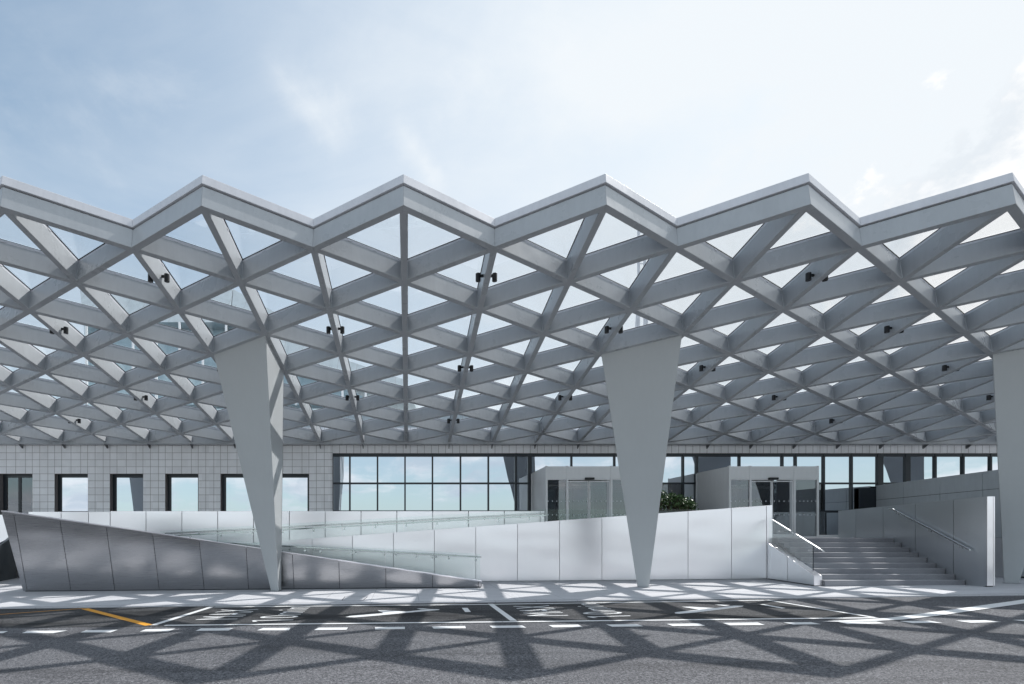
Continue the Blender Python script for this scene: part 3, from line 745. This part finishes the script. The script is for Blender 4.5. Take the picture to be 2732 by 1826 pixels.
# glass edge strip over the left end of the leaning wall
def rail(name_, label, a, c, Yr, studs, wall=0, w_=.045, h_=.045):
    t = thing('handrail', label, 'handrail')
    p, q = at(*a, Yr), at(*c, Yr); MB().bar(p, q, w_, h_).build('rail', M['steel'], t, .006)
    for x in studs:
        f_ = (x - a[0]) / (c[0] - a[0]); s_ = p.lerp(q, f_)
        b = MB(); b.tube(s_ + V((0, 0, 0)), s_ + V((0, 0, -.07)), .008, 8)
        sg_ = 1 if wall else -1
        b.tube(s_ + V((0, 0, -.07)), s_ + V((0, sg_ * .10, -.075)), .009, 8)
        b.tube(s_ + V((0, sg_ * .085, -.075)), s_ + V((0, sg_ * .10, -.075)), .034, 14)
        b.build('bracket', M['steel'], t, 0, True)
    return t
rail('a', 'steel handrail on the glass of the lower ramp', (80, 1422), (1284, 1488.5), 16.27, [774, 815, 856, 940, 1025.6, 1111, 1154, 1196.7, 1269])
rail('b', 'steel handrail fixed to the bright wall inside the lower ramp', (300, 1434), (1220, 1484), 17.3, [300 + 108 * k for k in range(1, 9)], 1)
YG2 = 17.72
g2 = glass_wall('glass_balustrade', 'clear glass balustrade on top of the bright wall along the upper ramp', [])
gt2 = lin([(427, 1417), (1453, 1359), (1454, 1359), (1870, 1359)])
gx = [427, 511, 594, 672, 752, 832, 913, 994, 1077, 1158, 1240, 1322, 1403, 1453, 1650, 1870]
for a_, c2_ in zip(gx[:-1], gx[1:]):
    MB().prism([at(a_ + .7, gt2(a_), YG2), at(c2_ - .7, gt2(c2_), YG2), at(c2_ - .7, max(gt2(c2_) + 4, mt_(c2_) + 6), YG2), at(a_ + .7, mt_(a_) + 6, YG2)], V((0, .017, 0))).build('glass_panel', M['rail_glass'], g2)
rail('c', 'steel handrail on the glass of the upper ramp', (440, 1433), (1457, 1377), 17.84, [510 + 41 * k * 2 for k in range(12)])
rail('d', 'steel handrail fixed to the rear parapet of the upper ramp', (440, 1425), (1453, 1371), 19.5, [816 + 95.6 * k for k in range(-3, 7)], 1)
# ------------------------------------------------------------------ terminal building
YW = 22.0
bd = thing('terminal_building', 'terminal building front in pale square tiles with mirrored windows below the canopy', 'building')
ZT = EZ + 4.55; zwt = EZ + 2.57; zwb = EZ + .93
def X_(x, Y=YW): return (x - PX) / F * Y
def Z_(y, Y=YW): return EZ + (PY - y) / F * Y
xc0 = X_(887)
wk = [-14.97 + 2.365 * k for k in range(-4, 5)]         # window lefts
b = MB()
b.box(-32, xc0, YW, YW + .3, zwt, ZT)
edges = [-32] + [e for x in wk for e in (x, x + 1.42)] + [xc0]
for a_, c2_ in zip(edges[::2], edges[1::2]): b.box(a_, c2_, YW, YW + .3, -.3, zwt - .002)
for k, x in enumerate(wk):
    if k != 3: b.box(x + .001, x + 1.419, YW + .001, YW + .3, -.3, zwb)
b.build('wall', M['tile'], bd)
MB().box(X_(846), xc0 - .001, YW - .05, YW - .001, -.3, ZT).build('pilaster', M['tile'], bd)
XRW = 44.
zcT = Z_(1209.5); zcB = Z_(1364)
MB().box(xc0 + .001, XRW, YW - .002, YW + .3, zcT, ZT).build('wall_band', M['tile_band'], bd)
zt1, zt2 = Z_(1288), Z_(1291.5)
MB().box(xc0 + .001, 5.2, YW + .002, YW + .3, -.3, zcB - .07).build('wall', M['tile'], bd)
for k, x in enumerate(wk):
    door = k == 3
    f = MB(); yb_ = YW + .21; zb0 = ZL if door else zwb; wd = .15
    f.box(x + .002, x + wd, yb_, yb_ + .08, zb0, zwt - .003); f.box(x + 1.42 - .11, x + 1.418, yb_, yb_ + .08, zb0, zwt - .003)
    f.box(x + wd + .001, x + 1.42 - .111, yb_ - .001, yb_ + .079, zwt - .14, zwt - .003)
    f.box(x + wd + .001, x + 1.42 - .111, yb_ - .001, yb_ + .079, zb0 + .001, zb0 + .05)
    if door: f.box(x + .655, x + .765, yb_ - .002, yb_ + .078, zb0 + .051, zwt - .141)
    wn = f.build('door' if door else 'window', M['dark_frame'], bd)
    if door:
        for xx in (x + wd, x + .766):
            MB().box(xx, xx + .53, yb_ + .03, yb_ + .04, zb0 + .05, zwt - .14).build('pane', M['door_glass'], wn)
            dts = MB()
            for q in range(5): 
                c = V((xx + .06 + q * .11, yb_ + .028, Z_(1343.8, yb_))); dts.tube(c, c + V((0, -.002, 0)), .018, 10)
            dts.build('dots', M['dot'], wn)
    else:
        a_ = random.uniform(-.0012, .0012)
        MB().prism([(x + wd, yb_ + .03, zb0 + .05), (x + 1.31, yb_ + .03 + a_, zb0 + .05), (x + 1.31, yb_ + .03 + a_, zwt - .14), (x + wd, yb_ + .03, zwt - .14)], (0, .01, 0)).build('pane', M['mirror'], wn)
# curtain wall
cwx = [887, 933, 1007, 1080.6, 1154, 1229, 1303.5, 1377, 1414, 1526, 1641, 1715, 1824.5, 1861, 1975, 2090, 2125.4, 2200.6, 2275, 2351, 2424.5, 2499, 2573.6, 2647, 2722, 2797, 2872, 2947]
cfr = MB(); yf = YW + .04
zLo = ZL
cfr.box(xc0 + .002, XRW, yf, yf + .1, zcT - .14, zcT - .001)
cfr.box(xc0 + .002, XRW, yf + .001, yf + .1, zt2 - .01, zt1 + .01)
cfr.box(xc0 + .002, XRW, yf + .001, yf + .1, zcB - .068, zcB + .03)
wide = {1414: 9, 1861: 5, 2351: 13, 2424.5: 11, 1377: 5}
for x in cwx:
    hw = wide.get(x, 3.6) / F * YW / 2 * (1.0 if x not in wide else 1)
    xm = X_(x); cfr.box(max(xm - hw * 1.15, xc0 + .003), xm + hw * 1.15, yf - .02, yf + .12, zcB - .07 if x < 1400 else zLo, zcT - .002)
cfr.build('curtain_wall_frame', M['dark_frame'], bd)
for a_, c2_ in zip(cwx[:-1], cwx[1:]):
    xa_, xb2 = X_(a_), X_(c2_)
    tiers = [(zt1 + .01, zcT - .14), (zcB + .03, zt2 - .01)] + ([(zLo, zcB - .068)] if a_ >= 1400 else [])
    for z0_, z1_ in tiers:
        vest = (1410 < a_ < 1720 or 1860 < a_ < 2190) and z1_ < zt1
        da, db = random.uniform(-.0022, .0022), random.uniform(-.003, .0015)
        MB().prism([(xa_, yf + .05, z0_), (xb2, yf + .05 + da, z0_), (xb2, yf + .05 + da + db, z1_), (xa_, yf + .05 + db, z1_)], (0, .01, 0)).build(
            'glass_pane', M['door_glass'] if vest else M['mirror'], bd)
# dark louvred door by the grey wall
MB().box(X_(2290), X_(2334), YW - .04, YW - .021, ZL, Z_(1302)).build('louvre_door', M['dark_frame'], bd)
MB().box(-32, XRW, YW + 10, YW + 10.3, -.3, ZT).build('rear_wall', M['interior'], bd)
MB().box(-32, XRW, YW + .301, YW + 9.999, ZT - .25, ZT - .02).build('roof', M['interior'], bd)
MB().box(-32, XRW, YW + .301, YW + 9.999, 0, ZL - .01).build('floor', M['interior'], bd)
for xx in (4.9, 9.6, 11.9, 16.6):
    MB().box(xx, xx + .1, YW + .302, YW + 9.9, ZL, ZT - .26).build('inner_wall', M['interior'], bd)
MB().box(X_(2030, 25), X_(2072, 25), 25, 25.1, Z_(1310, 25), Z_(1305.5, 25)).build('ceiling_lamp', M['lamp'], bd)
# ------------------------------------------------------------------ entrance vestibules
def vestibule(x0, label, doors_dx):
    t = thing('entrance_vestibule', label, 'entrance', 'projecting glazed entrances')
    YF = 19.8; Z1 = EZ + 2.60; ZH = EZ + 2.08; x1 = x0 + 3.46; z0 = ZL + .003
    P = [x0, x0 + .83, x0 + 2.53, x1]
    for i, x in enumerate(P):
        pw = .075
        xx = x if i == 0 else (x - pw if i == 3 else x - pw / 2)
        MB().box(xx, xx + pw, YF - .012, YF + .09, z0, Z1 + .02).build('post', M['frame_light'], t, .004)
    # header panels between the posts
    for i in range(3):
        a = P[i] + (.076 if i == 0 else .0385); c = P[i + 1] - (.076 if i == 2 else .0385)
        MB().box(a, c, YF, YF + .06, ZH + .05, Z1).build('header_panel', M['frame_light'], t, .003)
        MB().box(a, c, YF - .006, YF + .08, ZH, ZH + .046).build('transom', M['frame_light'], t)
        MB().box(a, c, YF - .002, YF + .08, z0, z0 + .055).build('sill', M['frame_light'], t)
    # side walls and roof
    for x in (x0, x1 - .06):
        MB().box(x + .001, x + .059, YF + .092, YW - .03, z0, Z1 - .002).build('side_panel', M['frame_light'], t)
    MB().box(x0 - .02, x0 + .03, YW - .029, YW + .01, z0, Z1 - .03).build('wall_trim', M['frame_light'], t)
    MB().box(x0 + .061, x1 - .061, YF + .092, YW - .03, Z1 - .20, Z1 - .01).build('roof', M['interior'], t)
    # side lights
    for a, c in ((P[0] + .076, P[1] - .0385), (P[2] + .0385, P[3] - .076)):
        MB().box(a, c, YF + .03, YF + .042, z0 + .056, ZH - .001).build('side_light', M['door_glass'], t)
    # two sliding leaves
    mid = (P[1] + P[2]) / 2
    for s in (-1, 1):
        a, c = (P[1] + .0385 + doors_dx[0], mid - .012) if s < 0 else (mid + .012, P[2] - .0385 - doors_dx[1])
        d = MB(); yy = YF + .05
        for xx in (a, c - .035): d.box(xx, xx + .035, yy - .01, yy + .03, z0 + .06, ZH - .03)
        d.box(a + .036, c - .036, yy - .009, yy + .029, ZH - .075, ZH - .031); d.box(a + .036, c - .036, yy - .009, yy + .029, z0 + .06, z0 + .12)
        dr = d.build('door', M['steel'] if False else M['frame_light'], t)
        MB().box(a + .036, c - .036, yy, yy + .01, z0 + .121, ZH - .076).build('pane', M['door_glass'], dr)
    # jamb and sensor
    MB().box(P[2] - .16, P[2] - .040, YF + .045, YF + .085, z0 + .06, ZH - .003).build('jamb', M['paint'], t)
    MB().box(mid - .19, mid + .17, YF - .11, YF - .007, ZH + .0, ZH + .085).build('door_sensor', M['black'], t, .02)
    dt = MB()
    for zz in (EZ + (1425 - 1337.5) / F * 19.8, EZ + (1425 - 1374) / F * 19.8):
        for a, c in ((P[0] + .1, P[1] - .06), (P[1] + .08, mid - .06), (mid + .08, P[2] - .2), (P[2] + .07, P[3] - .1)):
            n = max(1, int((c - a) / .150))
            for q in range(n + 1):
                p = V((a + (c - a) * q / n, YF + .028, zz)); dt.tube(p, p + V((0, -.002, 0)), .022, 10)
    dt.build('dots', M['dot'], t)
    # inner doors at the facade line
    for xx in (P[0] + .45, P[1] + .25, mid - .03, mid + .9, P[3] - .35):
        MB().box(xx, xx + .07, YW - .02, YW + .02, z0, ZH - .15).build('inner_post', M['frame_light'], t)
    MB().box(P[0] + .08, P[3] - .08, YW - .019, YW + .019, ZH - .149, ZH - .05).build('inner_header', M['frame_light'], t)
    MB().box(P[0] + .3, P[3] - .3, 20.6, 20.64, ZH + .13, ZH + .16).build('lamp_strip', M['lamp'], t)
    return t
vestibule(5.42, 'first glass entrance box, left one, partly behind the second column', (0, 0))
vestibule(12.47, 'second glass entrance box standing at the top of the stairs', (0, 0))
# glass screen by the right vestibule
gs3 = thing('glass_screen', 'dark framed glass screen between the right entrance and the stair wall', 'screen')
MB().box(15.97, 16.9, 20.6, 20.66, EZ + .86, EZ + .92).build('top_rail', M['dark_frame'], gs3)
for xx in (15.97, 16.35, 16.85): MB().box(xx, xx + .035, 20.6, 20.66, ZL + .1, EZ + .858).build('post', M['dark_frame'], gs3)
MB().box(16.01, 16.84, 20.62, 20.635, ZL + .1, EZ + .858).build('glass_panel', M['door_glass'], gs3)
MB().box(15.95, 18.0, 20.0, 20.1, ZL + .002, ZL + .1).build('sill', M['frame_light'], gs3)
# ------------------------------------------------------------------ planter and shrub
pb = thing('planter', 'dark stone planter box holding the green shrub', 'planter')
px0, px1 = at(1690, 1360, 20.3).x, at(1860, 1360, 20.3).x
MB().box(px0, px1, 20.0, 20.9, ZL, at(0, 1364, 20).z).build('box', M['dark_metal_and_shade'], pb, .01)
MB().box(px0 + .05, px1 - .05, 20.05, 20.85, at(0, 1364, 20).z + .001, at(0, 1363, 20).z + .02).build('soil', M['soil'], pb)
sh = thing('shrub', 'green leafy shrub with thin climbing tendrils behind the bright ramp wall', 'shrub')
lf = MB(); stems = MB(); rnd = random.Random(3)
zb0 = at(0, 1364, 20).z
prof = lin([(1680, 50), (1712, 60), (1755, 57), (1785, 48), (1815, 43), (1845, 27), (1856, 10)])
def leaf(c, s):
    n = V((rnd.gauss(0, 1), rnd.gauss(-.6, 1), rnd.gauss(.9, .7))).normalized(); a = n.orthogonal().normalized()
    a = (a * math.cos(rnd.uniform(0, 6.28)) + n.cross(a) * math.sin(rnd.uniform(0, 6.28))).normalized(); b_ = n.cross(a)
    lf.poly([c - a * s, c - a * s * .2 + b_ * s * .42, c + a * s * .6 + b_ * s * .25 + n * s * .1, c + a * s, c + a * s * .6 - b_ * s * .25 + n * s * .1, c - a * s * .2 - b_ * s * .42])
for q in range(300):
    x = rnd.uniform(1685, 1850); Yc = rnd.uniform(20.1, 20.85); hmx = prof(x) / F * 20.4
    hh = hmx * rnd.random() ** .6; c0_ = V((X_(x, 20.4), Yc, zb0 - .05 + hh))
    stems.tube(V((c0_.x + rnd.uniform(-.15, .15), Yc, zb0)), c0_, .006, 4, .003)
    for j in range(12): leaf(c0_ + V((rnd.gauss(0, .07), rnd.gauss(0, .07), rnd.gauss(0, .045))), rnd.uniform(.034, .070))
for x, top in ((1772, 1292), (1791, 1291), (1765, 1312), (1780, 1305)):
    p = V((X_(x, 20.4), 20.4, zb0 + .4)); end = Z_(top, 20.4)
    while p.z < end:
        q_ = p + V((rnd.uniform(-.05, .05), rnd.uniform(-.02, .02), .06)); stems.tube(p, q_, .004, 4)
        if rnd.random() < .75: leaf(q_ + V((rnd.uniform(-.03, .03), 0, 0)), .026)
        p = q_
lf.build('foliage', M['leaf'], sh); stems.build('stem', M['bark'], sh)
# ------------------------------------------------------------------ building above, seen through the glass
ob = thing('control_block', 'pale angular upper block with dark glass bands seen through the canopy at left', 'building')
YU = 30.0
def up(L, dy=0.): return [on(x, y, (0, YU + dy, EZ + 8), (0, -1, .8)) for x, y in L]      # fronts lean back
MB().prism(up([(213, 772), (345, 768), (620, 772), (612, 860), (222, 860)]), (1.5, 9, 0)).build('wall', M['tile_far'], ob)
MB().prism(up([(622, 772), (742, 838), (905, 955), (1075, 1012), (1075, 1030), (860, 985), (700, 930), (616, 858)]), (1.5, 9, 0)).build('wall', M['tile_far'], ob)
MB().prism([p for p in up([(224, 862), (612, 862), (700, 932), (860, 987), (1075, 1032), (1075, 1080), (232, 1080)], .4)], (1.5, 8, 0)).build('glass_band', M['rail_glass'], ob)
MB().prism([p for p in up([(232, 862), (610, 862), (860, 990), (1000, 1080), (240, 1080)], 1.2)], (0, 1, 0)).build('inner_wall', M['pale_blue'], ob)
tpf = lin([(224, 864), (612, 864), (700, 934), (860, 989), (1075, 1034)])
for x in range(232, 1075, 62):
    p, q = up([(x, 1082), (x, tpf(x))], .1)
    MB().bar(p, q, .12, .12, (0, -1, .8)).build('mullion', M['frame_light'], ob)
for y in (950, 1040):
    p, q = up([(232, y), (700 + (y - 950) * 2.5, y)], .05)
    MB().bar(p, q, .1, .1).build('mullion', M['frame_light'], ob)
MB().box(-18, 25, 27, 36, EZ + 4.6, at(0, 1100, 27).z).build('plinth', M['tile_far'], ob)
# mast
mm = thing('antenna_mast', 'slender pale mast behind the canopy seen through the glass', 'mast')
b = MB(); bx = at(1712, 900, 60)
for s_ in (-.35, .35): b.tube(V((bx.x + s_ * 1.0, 60, 5)), V((bx.x + s_, 60, at(0, 600, 60).z)), .16, 8)
b.tube(V((bx.x - 2.2, 60, 5)), V((bx.x - .4, 60, at(0, 800, 60).z)), .14, 8); b.tube(V((bx.x + 2.2, 60, 5)), V((bx.x + .4, 60, at(0, 800, 60).z)), .14, 8)
for y in range(620, 900, 28): b.tube(V((bx.x - .35, 60, at(0, y, 60).z)), V((bx.x + .35, 60, at(0, y, 60).z)), .06, 6)
b.build('lattice', M['coping'], mm)
